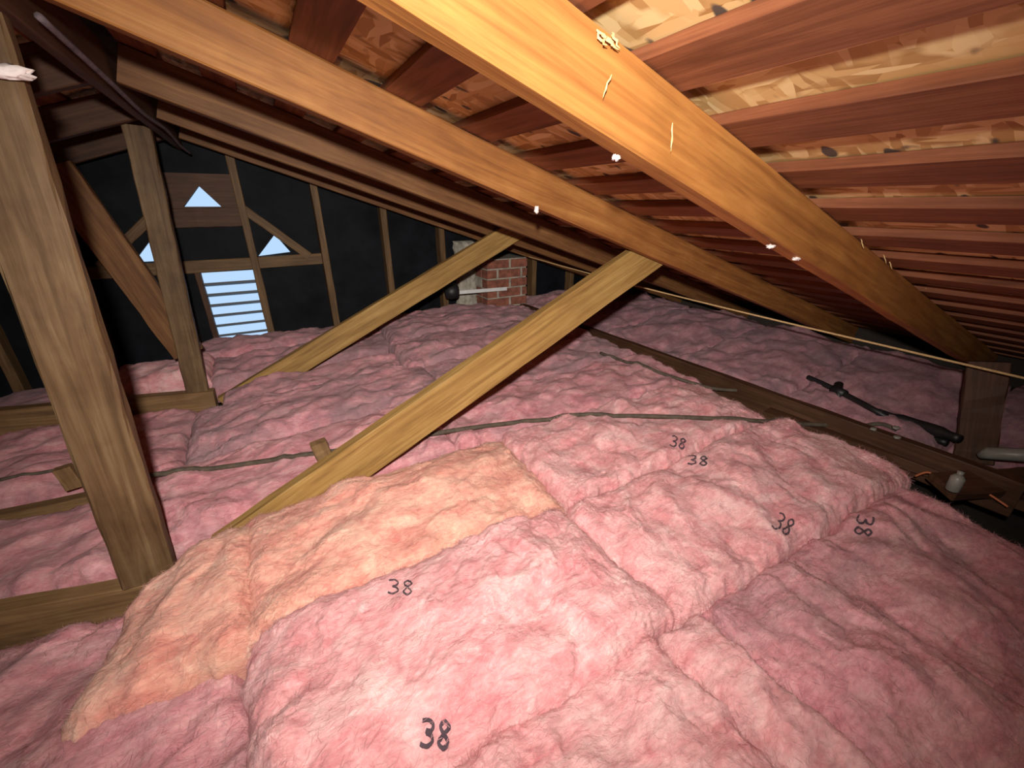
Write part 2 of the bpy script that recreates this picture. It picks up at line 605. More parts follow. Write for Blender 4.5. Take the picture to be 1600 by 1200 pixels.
# ------------------------------------------------------------------ rafters
RW = 0.043
RY = [-0.71, -0.10, 0.51, 1.103, 1.772, 2.373, 2.99]
RLAB = ['rafter on the right slope two bays behind the viewer', 'rafter on the right slope close above the viewer',
        'wide bright orange rafter crossing the top centre, nearest of all rafters',
        'orange-brown rafter that the long golden brace runs up to',
        'brown rafter second beyond the bright nearest one, no brace fixed to it',
        'dim brown rafter carrying the far golden brace', 'last dim rafter hugging the black gable wall']
RLABL = ['rafter on the left slope two bays behind the viewer', 'rafter on the left slope close beside the viewer',
         'left slope rafter over the viewer', 'left slope rafter at the head of the near post',
         'dim left slope rafter between the two leaning posts', 'dim left slope rafter at the head of the second post', 'last left slope rafter against the gable wall']
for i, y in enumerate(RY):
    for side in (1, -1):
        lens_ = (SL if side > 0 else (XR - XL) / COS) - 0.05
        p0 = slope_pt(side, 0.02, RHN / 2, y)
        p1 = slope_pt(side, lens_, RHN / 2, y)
        mat = M['dark'] if side < 0 else M['rafter_b'] if i > 3 else (M['rafter_c'] if i == 3 else M['rafter'])  # left slope takes the dark lumber to stand in for dim light there
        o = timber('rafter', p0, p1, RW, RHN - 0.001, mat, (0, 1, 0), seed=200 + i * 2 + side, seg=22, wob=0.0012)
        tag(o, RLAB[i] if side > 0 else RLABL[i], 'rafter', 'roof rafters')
ridge = timber('ridge_board', (XR, Y0 + .02, zr(XR) + 0.02), (XR, Y1 - 0.09, zr(XR) + 0.02), 0.026, 0.13, M['dark'], (1, 0, 0), seed=300, seg=20)
tag(ridge, 'dark ridge board running to the gable above the two posts', 'ridge board')

rw = spline([(-0.245, 1.14, 0.285), (-0.24, 1.5, 0.272), (-0.24, 1.9, 0.262), (-0.235, 2.3, 0.268), (-0.24, 2.7, 0.255), (-0.23, 2.96, 0.245)], 6)
o = recentre(link('ridge_wire', tube_mesh('ridge_wire', rw, 0.006, 7), M['dustwire'], smooth=True), rw[0])
tag(o, 'dusty mauve-grey wire hanging along the ridge board', 'wire')

# ------------------------------------------------------------------ posts, braces, joists
P1b, P1t = Vector((-0.409, 1.125, -0.865)), Vector((-0.332, 1.125, 0.30))
o = timber('post', P1b, P1t, 0.106, 0.04, M['post'], (1, 0, 0), seed=310, seg=18, wob=0.002, bevel=0.005)
tag(o, 'thick weathered brown post at the far left, nearest of the two leaning posts', 'post', 'leaning ridge posts')
near_post = o
o = timber('post', (-0.422, 2.43, -0.86), (-0.342, 2.43, 0.29), 0.092, 0.05, M['post'], (1, 0, 0), seed=311, seg=18, wob=0.002, bevel=0.005)
tag(o, 'slimmer brown post in front of the louvred vent, behind the near post', 'post', 'leaning ridge posts')

o = timber('brace', (-0.25, 1.165, -0.893), (1.31, 1.165, -0.150), 0.04, 0.128, M['strut'], (0, 1, 0), seed=312, seg=20, cut1=-0.9)
tag(o, 'long golden diagonal brace in the middle, nearest of the two slanting braces', 'brace', 'slanting braces')
o = timber('brace', (-0.31, 2.325, -0.923), (1.34, 2.325, -0.148), 0.04, 0.118, M['strut'], (0, 1, 0), seed=313, seg=20, cut1=-0.9)
tag(o, 'shorter golden diagonal brace farther back below the black wall', 'brace', 'slanting braces')
p, q = at_y(150, 352, 2.5), at_y(228, 459, 2.5)
o = timber('brace', p + (p - q) * 0.75, q + (q - p) * 1.02, 0.04, 0.13, M['rafter_b'], (0, 1, 0), seed=314, seg=14)
tag(o, 'reddish brown strut leaning behind the second post, beside the left light gap', 'brace')

for nm, p, q, w, h, lab in (
        ('ceiling_joist', (-0.26, 1.085, -0.935), (-1.5, 1.42, -0.935), 0.045, 0.13, 'dusty brown joist under the foot of the near post'),
        ('ceiling_joist', (-0.50, 1.68, -0.945), (-1.6, 1.86, -0.985), 0.045, 0.10, 'dim joist at the left edge behind the near post'),
        ('ceiling_joist', (-0.36, 2.41, -0.955), (-1.8, 2.55, -0.86), 0.05, 0.20, 'dim brown joist under the foot of the second post')):
    o = timber(nm, p, q, w, h, M['joist'], (0, 1, 0), seed=320 + len(lab), seg=12, wob=0.002)
    tag(o, lab, 'joist', 'ceiling joists')
o = timber('strongback_board', (1.775, 2.95, -0.812), (1.83, 0.12, -0.815), 0.04, 0.12, M['dark'], (1, 0, 0), seed=330, seg=20, wob=0.002)
tag(o, 'dark reddish board on edge half buried among the right hand batts', 'board')


# ------------------------------------------------------------------ insulation batts
def _hash(ix, iy, seed):
    h = (ix * 374761393 + iy * 668265263 + seed * 974711) & 0xFFFFFFFF
    h = ((h ^ (h >> 13)) * 1274126177) & 0xFFFFFFFF
    return ((h ^ (h >> 16)) & 0xFFFFFF) / 0xFFFFFF * 2 * np.pi


def perlin(x, y, seed=0):
    xi = np.floor(x).astype(np.int64)
    yi = np.floor(y).astype(np.int64)
    xf, yf = x - xi, y - yi
    u = xf ** 3 * (xf * (xf * 6 - 15) + 10)
    v = yf ** 3 * (yf * (yf * 6 - 15) + 10)

    def g(a, b):
        t = _hash(xi + a, yi + b, seed)
        return np.cos(t) * (xf - a) + np.sin(t) * (yf - b)
    n0 = g(0, 0) * (1 - u) + g(1, 0) * u
    n1 = g(0, 1) * (1 - u) + g(1, 1) * u
    return (n0 * (1 - v) + n1 * v) * 1.4


def sabs(v):
    return np.sqrt(v * v + 0.012) - 0.05


ALLV, ALLF = [], []
voff = 0
BATTS = []


def batt(label, c, zt, mat, thick=0.07, res=0.006, seed=1, r=0.04, lump=0.026, fold=0.016, ang=0.35, crown=0.018, group='insulation batts', rough=1.0):
    """one glass wool batt on the quad c (four xy corners in turn), zt = top height or four of them"""
    global voff
    c = np.array(c, float)
    c = c + 0.004 * np.sign(c - c.mean(0))
    zt = np.array(zt if hasattr(zt, '__len__') else [zt] * 4, float)
    Lu = (np.linalg.norm(c[1] - c[0]) + np.linalg.norm(c[2] - c[3])) / 2
    Lv = (np.linalg.norm(c[3] - c[0]) + np.linalg.norm(c[2] - c[1])) / 2
    nu, nv = max(24, int(Lu / res)), max(24, int(Lv / res))

    def spaced(n):
        t = np.linspace(0, 1, n + 1)
        return t - 0.09 * np.sin(2 * np.pi * t) / 1.0
    u, v = np.meshgrid(spaced(nu), spaced(nv))
    du = np.minimum(u, 1 - u) * Lu
    dv = np.minimum(v, 1 - v) * Lv
    w = [(1 - u) * (1 - v), u * (1 - v), u * v, (1 - u) * v]
    x = sum(w[i] * c[i, 0] for i in range(4))
    y = sum(w[i] * c[i, 1] for i in range(4))
    z0 = sum(w[i] * zt[i] for i in range(4))

    def prof(d):
        q = np.clip(d / r, 0, 1)
        return np.sqrt(np.clip(1 - (1 - q) ** 2.2, 0, 1))
    # wavering outline
    ex = 0.014 * perlin(x * 8, y * 8, seed + 50) + 0.008 * perlin(x * 24, y * 24, seed + 51) + 0.004 * perlin(x * 70, y * 70, seed + 52)
    ey = 0.014 * perlin(x * 8, y * 8, seed + 60) + 0.008 * perlin(x * 24, y * 24, seed + 61) + 0.004 * perlin(x * 70, y * 70, seed + 62)
    e = prof(du) * prof(dv)
    ca, sa = math.cos(ang), math.sin(ang)
    a, b = x * ca + y * sa, -x * sa + y * ca
    wx = a + 0.035 * perlin(x * 9, y * 9, seed + 3) + 0.012 * perlin(x * 27, y * 27, seed + 13)
    wy = b + 0.035 * perlin(x * 9, y * 9, seed + 4) + 0.012 * perlin(x * 27, y * 27, seed + 14)
    big = lump * perlin(x * 4.5 + seed, y * 4.5, seed) + 0.5 * lump * perlin(x * 10 + seed, y * 10, seed + 8)
    # soft billows with creases between them, drawn out along the batt
    patch = np.clip(0.5 + 1.2 * perlin(x * 4, y * 4, seed + 30), 0.1, 1.2)
    fo = fold * sabs(perlin(wx * 3.2, wy * 9, seed + 1)) * 1.6
    fo2 = 0.55 * fold * patch * sabs(perlin(wx * 9, wy * 20, seed + 2)) * 1.6
    mid = 0.0042 * rough * sabs(perlin(wx * 24, wy * 40, seed + 5)) * patch
    fine = 0.0032 * rough * sabs(perlin(wx * 55, wy * 90, seed + 6)) + 0.0022 * rough * perlin(x * 120, y * 150, seed + 7) + 0.0012 * rough * perlin(x * 260, y * 300, seed + 17)
    cr = crown * (4 * u * (1 - u)) ** 0.6 * (4 * v * (1 - v)) ** 0.6
    z = z0 - thick * (1 - e) + (big + cr - crown * 0.5) * np.clip(e * 1.15 - 0.15, 0, 1) + (fo + fo2 + mid - 0.6 * fold) * np.clip(e * 1.3 - 0.3, 0, 1) + fine * (0.3 + 0.7 * e)
    x = x + ex
    y = y + ey
    n = x.size
    V = np.stack([x.ravel(), y.ravel(), z.ravel()], 1)
    # bottom rim so that the batt is a closed solid
    idx = np.arange(n).reshape(x.shape)
    F_ = np.stack([idx[:-1, :-1].ravel(), idx[:-1, 1:].ravel(), idx[1:, 1:].ravel(), idx[1:, :-1].ravel()], 1)
    ring = np.concatenate([idx[0, :-1], idx[:-1, -1], idx[-1, :0:-1], idx[:0:-1, 0]])
    base = float(V[ring, 2].min()) - 0.08
    Vb = V[ring].copy()
    Vb[:, 2] = base
    V = np.concatenate([V, Vb])
    faces = F_.tolist()
    m_ = len(ring)
    for i in range(m_):
        j = (i + 1) % m_
        faces.append([int(ring[j]), int(ring[i]), n + i, n + j])
    faces.append([n + i for i in range(m_ - 1, -1, -1)])
    loc = Vector((float(c[:, 0].mean()), float(c[:, 1].mean()), base))
    me = bpy.data.meshes.new('insulation_batt')
    me.from_pydata((V - np.array(loc)).tolist(), [], faces)
    me.materials.append(M[mat])
    me.polygons.foreach_set('use_smooth', [True] * len(faces))
    me.update()
    o = bpy.data.objects.new('insulation_batt', me)
    o.location = loc
    C.objects.link(o)
    tag(o, label, 'insulation batt', group)
    ALLV.extend([tuple(p) for p in V[:n].tolist()])
    ALLF.extend([[q + voff for q in f] for f in F_.tolist()])
    voff += n
    BATTS.append(o)
    return o


def rect(x0, x1, y0, y1, s=0.0):
    return [(x0, y0), (x1, y0), (x1 + s, y1), (x0 + s, y1)]


# row at the viewer's knees
batt('bottom centre pink batt, cut off by the lower picture edge', rect(0.06, 0.51, -0.28, 0.345), -0.735, 'pink', seed=11, ang=1.2, res=0.004)
batt('narrow pink strip of batt at the lower right, between two wider ones', rect(0.50, 0.625, -0.28, 0.335), -0.735, 'pink', seed=12, ang=1.5, res=0.004, crown=0.012, lump=0.012)
batt('pink batt right of the narrow strip at the lower right', rect(0.615, 0.93, -0.28, 0.33), -0.74, 'rose', seed=13, ang=1.35, res=0.004)
batt('rose batt filling the lower right corner, marked with a number at its far end', [(0.90, -0.45), (1.42, -0.45), (1.60, 0.33), (0.90, 0.33)], [-0.75, -0.80, -0.79, -0.75], 'rose', seed=14, ang=1.1, res=0.006)
# second row
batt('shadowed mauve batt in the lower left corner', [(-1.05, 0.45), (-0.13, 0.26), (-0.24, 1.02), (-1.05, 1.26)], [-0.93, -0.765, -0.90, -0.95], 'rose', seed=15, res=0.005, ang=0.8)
batt('large bright pink batt in the centre foreground with two handwritten numbers', [(-0.20, 0.33), (0.585, 0.335), (0.56, 0.735), (-0.17, 0.765)], [-0.74, -0.715, -0.72, -0.755], 'pink', seed=16, res=0.0035, r=0.06, crown=0.035, ang=0.9)
batt('pink batt right of the centre one, with a number near its right end', [(0.565, 0.325), (1.64, 0.325), (1.63, 0.75), (0.565, 0.715)], [-0.735, -0.75, -0.75, -0.735], 'pink', seed=17, res=0.0045, ang=0.9)
# third row
batt('small peach batt bulging beside the foot of the near post', [(-0.50, 0.72), (-0.165, 0.735), (-0.16, 1.11), (-0.41, 1.07)], [-0.86, -0.755, -0.735, -0.80], 'orange', seed=18, res=0.004, r=0.06, crown=0.035, ang=1.2)
batt('peach-orange batt under the near brace, between post and pink batts', [(-0.185, 0.735), (0.60, 0.735), (0.615, 1.15), (-0.18, 1.13)], [-0.755, -0.745, -0.745, -0.742], 'orange', seed=19, res=0.004, r=0.06, crown=0.035)
batt('pink batt right of the peach one, with two numbers by the cable', [(0.60, 0.73), (1.60, 0.74), (1.69, 1.17), (0.60, 1.17)], [-0.74, -0.755, -0.76, -0.75], 'pink', seed=20, res=0.005, ang=0.6)
# fourth row
batt('pale pink batt behind the near brace foot, crossed by the grey cable', rect(-0.47, 0.47, 1.20, 1.60), [-0.81, -0.775, -0.76, -0.80], 'rose', seed=21, res=0.006)
batt('rose batt under the upper half of the near brace', rect(0.46, 1.735, 1.17, 1.58), -0.765, 'rose', seed=22, res=0.007)
# fifth row
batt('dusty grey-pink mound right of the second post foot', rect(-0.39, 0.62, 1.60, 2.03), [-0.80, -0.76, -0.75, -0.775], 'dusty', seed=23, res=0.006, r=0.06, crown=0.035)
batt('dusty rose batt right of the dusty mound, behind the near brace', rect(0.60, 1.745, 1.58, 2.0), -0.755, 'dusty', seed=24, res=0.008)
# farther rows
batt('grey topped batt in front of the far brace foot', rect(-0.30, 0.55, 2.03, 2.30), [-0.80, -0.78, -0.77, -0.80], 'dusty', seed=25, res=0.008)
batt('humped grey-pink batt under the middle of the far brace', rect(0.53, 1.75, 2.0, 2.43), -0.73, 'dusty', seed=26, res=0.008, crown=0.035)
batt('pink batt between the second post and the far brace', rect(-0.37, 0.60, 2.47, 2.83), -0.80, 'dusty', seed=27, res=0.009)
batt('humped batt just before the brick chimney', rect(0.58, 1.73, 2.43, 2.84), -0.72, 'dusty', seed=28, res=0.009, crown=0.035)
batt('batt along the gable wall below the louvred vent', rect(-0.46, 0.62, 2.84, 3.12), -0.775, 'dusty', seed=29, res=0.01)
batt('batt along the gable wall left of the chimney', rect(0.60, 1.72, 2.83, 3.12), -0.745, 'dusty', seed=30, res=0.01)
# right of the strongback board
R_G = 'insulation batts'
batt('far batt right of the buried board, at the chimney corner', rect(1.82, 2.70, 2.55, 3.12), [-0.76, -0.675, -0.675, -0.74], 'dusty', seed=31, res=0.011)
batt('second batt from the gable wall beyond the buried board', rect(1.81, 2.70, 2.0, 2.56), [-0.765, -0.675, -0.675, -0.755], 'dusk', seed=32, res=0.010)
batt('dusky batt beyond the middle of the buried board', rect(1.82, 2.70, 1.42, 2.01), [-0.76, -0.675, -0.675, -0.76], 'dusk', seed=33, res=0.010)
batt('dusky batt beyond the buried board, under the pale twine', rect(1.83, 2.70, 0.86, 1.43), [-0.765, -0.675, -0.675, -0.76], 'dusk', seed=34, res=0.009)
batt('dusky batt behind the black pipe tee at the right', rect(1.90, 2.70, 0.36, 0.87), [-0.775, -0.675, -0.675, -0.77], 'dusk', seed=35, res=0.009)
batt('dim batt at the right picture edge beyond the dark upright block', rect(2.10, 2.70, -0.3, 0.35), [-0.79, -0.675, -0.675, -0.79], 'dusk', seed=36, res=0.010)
# left of the posts
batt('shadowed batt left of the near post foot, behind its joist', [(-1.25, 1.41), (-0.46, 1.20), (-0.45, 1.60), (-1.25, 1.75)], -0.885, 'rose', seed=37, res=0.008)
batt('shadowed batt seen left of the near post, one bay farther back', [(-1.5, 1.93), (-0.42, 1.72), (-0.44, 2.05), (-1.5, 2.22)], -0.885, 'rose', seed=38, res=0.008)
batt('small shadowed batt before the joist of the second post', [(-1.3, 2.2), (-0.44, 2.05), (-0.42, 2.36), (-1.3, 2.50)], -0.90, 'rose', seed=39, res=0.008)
batt('pink batt left of the second post, with a rounded end', [(-0.80, 2.56), (-0.37, 2.48), (-0.37, 2.84), (-0.76, 2.86)], -0.775, 'pink', seed=40, res=0.009)
batt('dark batt deep in the left bay by the gable wall', rect(-1.9, -0.82, 2.70, 3.12), -0.93, 'dusty', seed=41, res=0.014)

BVH = BVHTree.FromPolygons(ALLV, ALLF)


def on_batts(px, py, lift=0.0):
    d = ray(px, py).normalized()
    hit, nor, _, dist = BVH.ray_cast(Vector((0, 0, 0)), d)
    if hit is None:
        return at_z(px, py, -0.8)
    return hit + Vector((0, 0, lift))


def ground(x, y):
    hit, nor, _, _ = BVH.ray_cast(Vector((x, y, 0)), Vector((0, 0, -1)))
    return hit.z if hit else -0.85


# ------------------------------------------------------------------ loose surface fibres, one uncountable layer on each of the nearer batts
def fuzz(o, n, seed):
    rng = np.random.default_rng(seed)
    me = o.data
    nv = len(me.vertices)
    co = np.empty(nv * 3)
    me.vertices.foreach_get('co', co)
    no = np.empty(nv * 3)
    me.vertices.foreach_get('normal', no)
    co, no = co.reshape(-1, 3), no.reshape(-1, 3)
    ok = np.where((no[:, 2] > 0.15) & (co[:, 2] > 0.09))[0]
    if len(ok) == 0:
        return
    pick = rng.choice(ok, n)
    P, Nn = co[pick] + rng.normal(0, 0.002, (n, 3)), no[pick]
    th = rng.uniform(0, 2 * np.pi, n)
    D = np.stack([np.cos(th), np.sin(th), np.zeros(n)], 1)
    D -= Nn * np.sum(D * Nn, 1)[:, None]
    D /= np.linalg.norm(D, axis=1)[:, None]
    L = rng.uniform(0.006, 0.024, n)[:, None]
    Sd = np.cross(Nn, D)
    wd = rng.uniform(0.0002, 0.00044, n)[:, None]
    lift = rng.uniform(0.03, 0.45, n)[:, None]
    bend = rng.normal(0, 0.35, n)[:, None]
    rows = []
    for t, k in ((0, 1.0), (0.5, 0.9), (1.0, 0.25)):
        c_ = P + D * L * t + Nn * (L * lift * t * (1.15 - 0.5 * t) - 0.001) + Sd * L * bend * t * t
        rows += [c_ - Sd * wd * k, c_ + Sd * wd * k]
    V = np.stack(rows, 1).reshape(-1, 3)
    b_ = (np.arange(n) * 6)[:, None]
    Fq = np.concatenate([b_ + np.array([0, 1, 3, 2]), b_ + np.array([2, 3, 5, 4])])
    m2 = bpy.data.meshes.new('loose_fibres')
    m2.from_pydata(V.tolist(), [], Fq.tolist())
    m2.update()
    f = link('loose_fibres', m2, o.data.materials[0], o)
    f['kind'] = 'stuff'


for i_, o in enumerate(BATTS[:13]):
    dm = o.dimensions
    fuzz(o, int((30000 if i_ < 10 else 14000) * dm.x * dm.y), 900 + i_)

# ------------------------------------------------------------------ handwritten numbers on the batts
D3 = [(0.05, 0.95), (0.45, 1.0), (0.8, 0.85), (0.7, 0.62), (0.4, 0.52), (0.75, 0.42), (0.85, 0.2), (0.5, 0.0), (0.05, 0.08)]
D8 = [(0.75, 0.85), (0.45, 1.0), (0.18, 0.8), (0.45, 0.55), (0.8, 0.25), (0.5, 0.0), (0.15, 0.2), (0.42, 0.5), (0.78, 0.78), (0.75, 0.85)]


def ribbon(name, pts, w):
    vs, fs = [], []
    for i, p in enumerate(pts):
        d = pts[min(i + 1, len(pts) - 1)] - pts[max(i - 1, 0)]
        d.z = 0
        d.normalize()
        s = Vector((-d.y, d.x, 0)) * (w / 2)
        for q in (p - s, p + s):
            q = q.copy()
            q.z = max(ground(q.x, q.y), p.z - 0.004) + 0.0025
            vs.append(q)
            vs.append(q - Vector((0, 0, 0.004)))
    for i in range(len(pts) - 1):
        a = i * 4
        fs += [(a, a + 2, a + 6, a + 4), (a + 1, a + 5, a + 7, a + 3), (a, a + 4, a + 5, a + 1), (a + 2, a + 3, a + 7, a + 6)]
    return mesh(name, vs, fs)


def nearest_batt(p):
    best = None
    for o in BATTS:
        h = o.bound_box
        if h[0][0] <= p.x - o.location.x <= h[6][0] and h[0][1] <= p.y - o.location.y <= h[6][1]:
            d = abs(p.x - o.location.x) + abs(p.y - o.location.y)
            if best is None or d < best[0]:
                best = (d, o)
    return best[1] if best else BATTS[0]


for (cx, cy, w, h, rot, sw) in ((627, 918, 42, 22, 4, 0.0026), (682, 1148, 50, 42, 6, 0.0042), (1225, 820, 32, 26, 30, 0.0034),
                                (1350, 823, 34, 26, 100, 0.004), (1060, 692, 26, 16, 15, 0.0045), (1091, 720, 34, 14, 5, 0.0045)):
    cr_, sr_ = math.cos(math.radians(rot)), math.sin(math.radians(rot))
    par = nearest_batt(on_batts(cx, cy))
    for d, off in ((D3, -0.5), (D8, 0.02)):
        pts = []
        for (u, v) in d:
            dx, dy = (off + u * 0.46) * w, (0.5 - v) * h
            pts.append(on_batts(cx + dx * cr_ - dy * sr_, cy + dx * sr_ + dy * cr_))
        pts = spline(pts, 5)
        o = link('handwritten_digit', ribbon('handwritten_digit', pts, sw), M['ink'])
        o.data.transform(Matrix.Translation(-par.location))
        o.parent = par
        o['label'] = 'black marker digit on the glass wool'


# ------------------------------------------------------------------ cables, twine, pipes
def surf_tube(name, px, r, mat, lift, k=6, ext=0.0):
    pts = [on_batts(x, y, lift) for x, y in px]
    if ext:
        pts.insert(0, pts[0] + (pts[0] - pts[1]) * ext)
    sp = spline(pts, k)
    for _ in range(2):
        sp = [sp[0]] + [(sp[i - 1] + sp[i] * 2 + sp[i + 1]) / 4 for i in range(1, len(sp) - 1)] + [sp[-1]]
    for p in sp:
        if abs(p.z - ground(p.x, p.y)) < 0.05:
            p.z = max(p.z, ground(p.x, p.y) + r * 0.35)
    o = link(name, tube_mesh(name, sp, r), mat, smooth=True)
    return recentre(o, sp[0])


o = surf_tube('cable', [(262, 742), (330, 735), (420, 722), (500, 711), (600, 694), (720, 673), (840, 659), (960, 652), (1060, 654), (1170, 659), (1260, 663), (1350, 668), (1400, 674)], 0.0085, M['cable'], 0.006, ext=0.9)
tag(o, 'long dusty grey-brown cable draped across the batts under the near brace', 'cable')
o = surf_tube('cable', [(938, 553), (980, 568), (1030, 584), (1080, 600), (1120, 608), (1165, 612)], 0.008, M['cable'], 0.006)
tag(o, 'short dark cable dipping toward the buried reddish board', 'cable')
o = surf_tube('cable', [(0, 752), (60, 742), (110, 732)], 0.006, M['cable'], 0.006)
tag(o, 'thin dim cable at the left edge beyond the near post', 'cable')

p, q = at_y(815, 398, 3.08), at_z(1640, 600, -0.50)
tw = [p.lerp(q, t / 24) - Vector((0, 0, 0.018 * math.sin(math.pi * t / 24))) for t in range(25)]
o = recentre(link('twine', tube_mesh('twine', tw, 0.0042, 6), M['rope'], smooth=True), p)
tag(o, 'taut pale twine stretched from the chimney to the right edge', 'twine')

# black pipe with tee lying beside the buried board
pp = [on_batts(1262, 592, .008), on_batts(1290, 606, .012), on_batts(1330, 626, .012), on_batts(1370, 648, .012)]
pp += [at_x(1430, 676, 2.02), at_x(1480, 692, 2.0)]
pe = empty('black_pipe', pp[-1])
tag(pe, 'black plastic pipe with a tee fitting beyond the buried board', 'pipe')


def part(name, me, mat, par, smooth=True):
    o = link(name, me, mat, smooth=smooth)
    o.data.transform(Matrix.Translation(-par.location))
    o.parent = par
    return o


part('pipe_run', tube_mesh('pipe_run', spline(pp, 4), 0.012), M['black'], pe)
tee = pp[1].lerp(pp[2], 0.5)
dv_ = (pp[2] - pp[1]).normalized()
part('tee_sleeve', tube_mesh('tee_sleeve', [tee - dv_ * .03, tee + dv_ * .03], 0.019, 10), M['black'], pe)
part('tee_branch', tube_mesh('tee_branch', [tee - Vector((.035, .02, .02)), tee + Vector((.03, .02, .022))], [0.011, 0.017], 10), M['black'], pe)
bend = [pp[3], at_x(1420, 660, 2.04), at_x(1460, 672, 2.02), at_x(1500, 686, 1.99)]
part('pipe_elbow', tube_mesh('pipe_elbow', spline(bend, 4), [0.014] * 3 + [0.022] * 7 + [0.016] * 3), M['black'], pe)

# ------------------------------------------------------------------ clutter at the right edge
o = timber('wood_block', at_x(1528, 705, 2.06) + Vector((0, 0, -0.04)), at_x(1545, 565, 2.10), 0.10, 0.045, M['dark'], (0.3, -1, 0), seed=340, wob=0.002)
tag(o, 'dark upright wooden block rising from the clutter at the right edge', 'wood block')
o = timber('plank', at_z(1205, 640, -0.83), at_z(1680, 800, -0.83), 0.17, 0.035, M['dark'], (1, 0.0, 0), seed=341, wob=0.002, seg=14)
tag(o, 'dark flat plank lying along the right edge below the black pipe', 'plank')
o = timber('plank', at_z(1470, 760, -0.80), at_z(1700, 745, -0.80), 0.09, 0.03, M['dark'], (0, 1, 0.2), seed=342, wob=0.002, seg=10)
tag(o, 'brown plank end crossing the dark one at the right edge', 'plank')
pg = [at_x(1530, 712, 1.98), at_x(1545, 708, 1.98), at_x(1580, 710, 1.99), at_x(1640, 714, 2.0)]
o = recentre(link('grey_pipe', tube_mesh('grey_pipe', pg, [0.012, 0.021, 0.022, 0.022], 10), M['glass'], smooth=True), pg[0])
tag(o, 'pale grey pipe stub at the right edge beside the wooden block', 'pipe')
bc = at_z(1487, 766, -0.785)
be = empty('bottle', bc)
tag(be, 'small cloudy bottle standing beside the dark plank at the right', 'bottle')
b0 = be.location
part('bottle_body', tube_mesh('bottle_body', [b0, b0 + Vector((0, 0, .004)), b0 + Vector((0, 0, .045)), b0 + Vector((0, 0, .055))], [0.014, 0.017, 0.017, 0.009], 12), M['glass'], be)
part('bottle_neck', tube_mesh('bottle_neck', [b0 + Vector((0, 0, .052)), b0 + Vector((0, 0, .068))], [0.008, 0.008], 10), M['glass'], be)
pw = [at_x(1430, 744, 1.72), at_x(1450, 738, 1.72), at_x(1472, 748, 1.73), at_x(1510, 752, 1.76), at_x(1545, 772, 1.76), at_x(1575, 792, 1.76)]
o = recentre(link('orange_wire', tube_mesh('orange_wire', spline(pw, 5), 0.0035, 6), M['copper'], smooth=True), pw[0])
tag(o, 'thin orange wire looping past the small bottle', 'wire')
for (px, py, lab) in ((1365, 670, 'pale chip on the buried board, nearest the pipe tee'), (1400, 668, 'pale curled chip beside the black pipe elbow'), (1402, 683, 'pale oval chip on the buried board below the elbow')):
    c0 = at_z(px, py, -0.748)
    bm = bmesh.new()
    bmesh.ops.create_icosphere(bm, subdivisions=2, radius=0.011)
    for v in bm.verts:
        v.co = Vector((v.co.x * 1.3, v.co.y, v.co.z * 0.5)) * (1 + 0.2 * random.uniform(-1, 1))
    me = bpy.data.meshes.new('debris_chip')
    bm.to_mesh(me)
    bm.free()
    o = link('debris_chip', me, M['glass'], smooth=True)
    o.location = c0
    tag(o, lab, 'chip', 'pale chips on the buried board')

# strap tag on the cable by the brace
tb = at_y(505, 700, 1.29)
te = empty('cable_clamp', tb + Vector((0, 0, -0.03)))
tag(te, 'small brown wooden cleat holding the cable beside the near brace', 'cleat')
o = timber('cleat_block', tb + Vector((-0.002, 0, -0.03)), tb + Vector((-.012, 0, 0.026)), 0.048, 0.03, M['joist'], (1, 0, -.2), seed=351, seg=4)
mw = o.matrix_world.copy()
o.parent = te
o.matrix_world = mw
o = timber('cleat_foot', at_y(510, 722, 1.27) + Vector((-.02, 0, -.02)), at_y(510, 722, 1.27) + Vector((.035, 0, .0)), 0.03, 0.04, M['joist'], (0, 1, 0), seed=352, seg=4)
mw = o.matrix_world.copy()
o.parent = te
o.matrix_world = mw
tb = at_y(112, 740, 1.72)
o = timber('wood_offcut', tb + Vector((-.005, 0, -.05)), tb + Vector((-.015, 0, .03)), 0.045, 0.03, M['joist'], (1, 0, 0), seed=353, seg=4)
tag(o, 'small dim wood offcut left of the near post', 'offcut')

# ------------------------------------------------------------------ brick chimney by the gable wall
CX0, CX1, CY0 = 1.455, 1.815, 2.93
ch = empty('brick_chimney', (CX0 + 0.18, CY0 + 0.13, ZF))
tag(ch, 'old red brick chimney with grey mortar standing at the gable wall', 'chimney')
zt = zr(CX0) - 0.01


def boxm(name, x0, x1, y0, y1, z0, z1):
    return mesh(name, [(x0, y0, z0), (x1, y0, z0), (x1, y1, z0), (x0, y1, z0), (x0, y0, z1), (x1, y0, z1), (x1, y1, z1), (x0, y1, z1)],
                [(3, 2, 1, 0), (4, 5, 6, 7), (0, 1, 5, 4), (1, 2, 6, 5), (2, 3, 7, 6), (3, 0, 4, 7)])


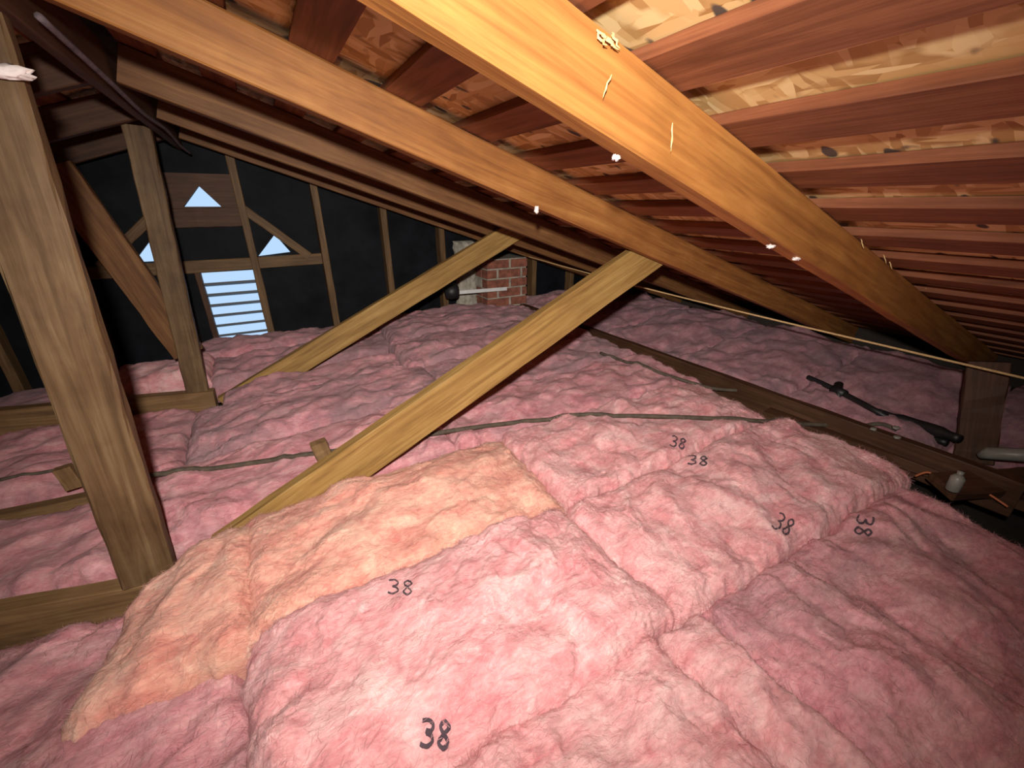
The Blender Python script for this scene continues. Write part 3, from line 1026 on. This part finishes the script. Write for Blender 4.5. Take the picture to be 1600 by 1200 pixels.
me = boxm('mortar_core', CX0 + .006, CX1 - .006, CY0 + .006, Y1 - 0.005, ZF, zr(CX1) - 0.005)
part('mortar_core', me, M['mortar'], ch, False)
bh, mj = 0.062, 0.012
bm_cache = {}
row = 0
z = ZF + 0.005
while z + bh < zr(CX1) + 0.06:
    xs = CX0 + (0 if row % 2 == 0 else -0.11)
    x = xs
    while x < CX1:
        a, b = max(x, CX0), min(x + 0.205, CX1)
        if b - a > 0.03 and z + bh < zr(b) - 0.004 and z > -0.86:
            o = part('brick', boxm('brick', a, b - (mj if b < CX1 else 0), CY0 - random.uniform(0, .004), CY0 + 0.09, z, z + bh), M['brick'], ch, False)
        x += 0.215
    # left return face
    y = CY0 + 0.094
    if row % 2:
        y += 0.01
    while y < Y1 - 0.06:
        yb = min(y + 0.10, Y1 - 0.02)
        if z > -0.86 and z + bh < zr(CX0) - 0.06:
            part('brick', boxm('brick', CX0 - random.uniform(0, .003), CX0 + .09, y, yb, z, z + bh), M['brick'] if row % 3 else M['mortar'], ch, False)
        y += 0.112
    z += bh + mj
    row += 1
# rough mortar parging left of the bricks
nx, nz_ = 14, 40
vs_, fs_ = [], []
for j in range(nz_ + 1):
    for i in range(nx + 1):
        x = 1.30 + (CX0 + 0.012 - 1.30) * i / nx
        z = -0.9 + (zr(1.40) - 0.02 + 0.9) * j / nz_
        e = 0 if i in (0, nx) or j in (0, nz_) else 1
        vs_.append((x + (random.uniform(-.008, .008) if i == 0 else 0), Y1 - 0.02 - e * (0.07 + random.uniform(-.012, .012)), z))
for j in range(nz_):
    for i in range(nx):
        a = j * (nx + 1) + i
        fs_.append((a, a + 1, a + nx + 2, a + nx + 1))
part('parging', mesh('parging', vs_, fs_), M['mortar'], ch)
# strap and black duct end in front of it
p, q = at_y(717, 457, 2.86), at_y(792, 451, 2.86)
o = timber('metal_strap', p, q, 0.004, 0.026, M['steel'], (0, 1, 0), seed=360, seg=4, wob=0, bevel=0.0005)
tag(o, 'bright galvanised strap low in front of the chimney', 'strap')
p = at_y(705, 452, 2.84)
o = recentre(link('black_duct', tube_mesh('black_duct', [p + Vector((-.05, 0, -.02)), p + Vector((-.01, -.01, -.015)), p + Vector((.03, -.01, -.01)), p + Vector((.04, -.01, -.01))], [0.04, 0.055, 0.055, 0.045], 14), M['black'], smooth=True), p)
tag(o, 'black duct end left of the galvanised strap', 'duct')

# ------------------------------------------------------------------ tufts and splinters on the timbers
def tuft(px, py, Y, sx, sz, lab, mat='tuft', seed=0):
    rnd = random.Random(seed)
    bm = bmesh.new()
    bmesh.ops.create_icosphere(bm, subdivisions=3, radius=1)
    for v in bm.verts:
        k = 1 + 0.35 * rnd.uniform(-1, 1)
        v.co = Vector((v.co.x * sx * k, v.co.y * 0.006 * k, v.co.z * sz * k))
    me = bpy.data.meshes.new('insulation_tuft')
    bm.to_mesh(me)
    bm.free()
    o = link('insulation_tuft', me, M[mat], smooth=True)
    o.location = at_y(px, py, Y)
    tag(o, lab, 'tuft', 'fluff caught on the rafters')
    return o


tuft(838, 327, 1.085, 0.006, 0.012, 'white fluff drop hanging from the braced rafter edge', seed=1)
tuft(962, 246, 0.50, 0.005, 0.004, 'tiny white fluff on the lower edge of the bright near rafter', seed=2)
tuft(1204, 385, 0.50, 0.010, 0.004, 'pale fluff on the lower right edge of the bright near rafter', seed=3)
tuft(1245, 404, 0.50, 0.012, 0.004, 'pale fluff farther down the near rafter edge', seed=4)
o = tuft(10, 112, 1.09, 0.03, 0.010, 'white scrap caught at the top of the near post', seed=5)


def splinters(par, specs, mat, Y):
    rnd = random.Random(5)
    for (x0, y0, x1, y1, r) in specs:
        a, b = at_y(x0, y0, Y), at_y(x1, y1, Y - 0.006)
        pts = [a.lerp(b, t / 5) + Vector((rnd.uniform(-1, 1), rnd.uniform(-1, 0), rnd.uniform(-1, 1))) * r * 0.9 for t in range(6)]
        o = link('splinter', tube_mesh('splinter', pts, [r * .5, r, r * .8, r, r * .7, r * .2], 4), M[mat])
        o.parent = par
        o.matrix_parent_inverse = par.matrix_world.inverted()


bpy.context.view_layer.update()
r0 = [o for o in C.objects if o.get('label', '').startswith('wide bright orange')][0]
splinters(r0, [(955, 118, 941, 152, .0013), (1051, 193, 1047, 237, .0013), (936, 50, 967, 78, .0022), (934, 52, 946, 72, .002), (955, 50, 966, 78, .002), (938, 50, 956, 66, .0024), (950, 56, 958, 74, .0018), (930, 46, 950, 60, .0018),
               (1345, 374, 1349, 388, .0013), (1380, 398, 1384, 412, .0013), (1389, 408, 1393, 420, .0013), (1446, 450, 1458, 460, .0013)], 'splinter', 0.483)

# ------------------------------------------------------------------ lift everything so that the floor is at z = 0
for o in list(C.objects):
    if o.parent is None and o.type in {'MESH', 'EMPTY'}:
        o.location.z += HZ
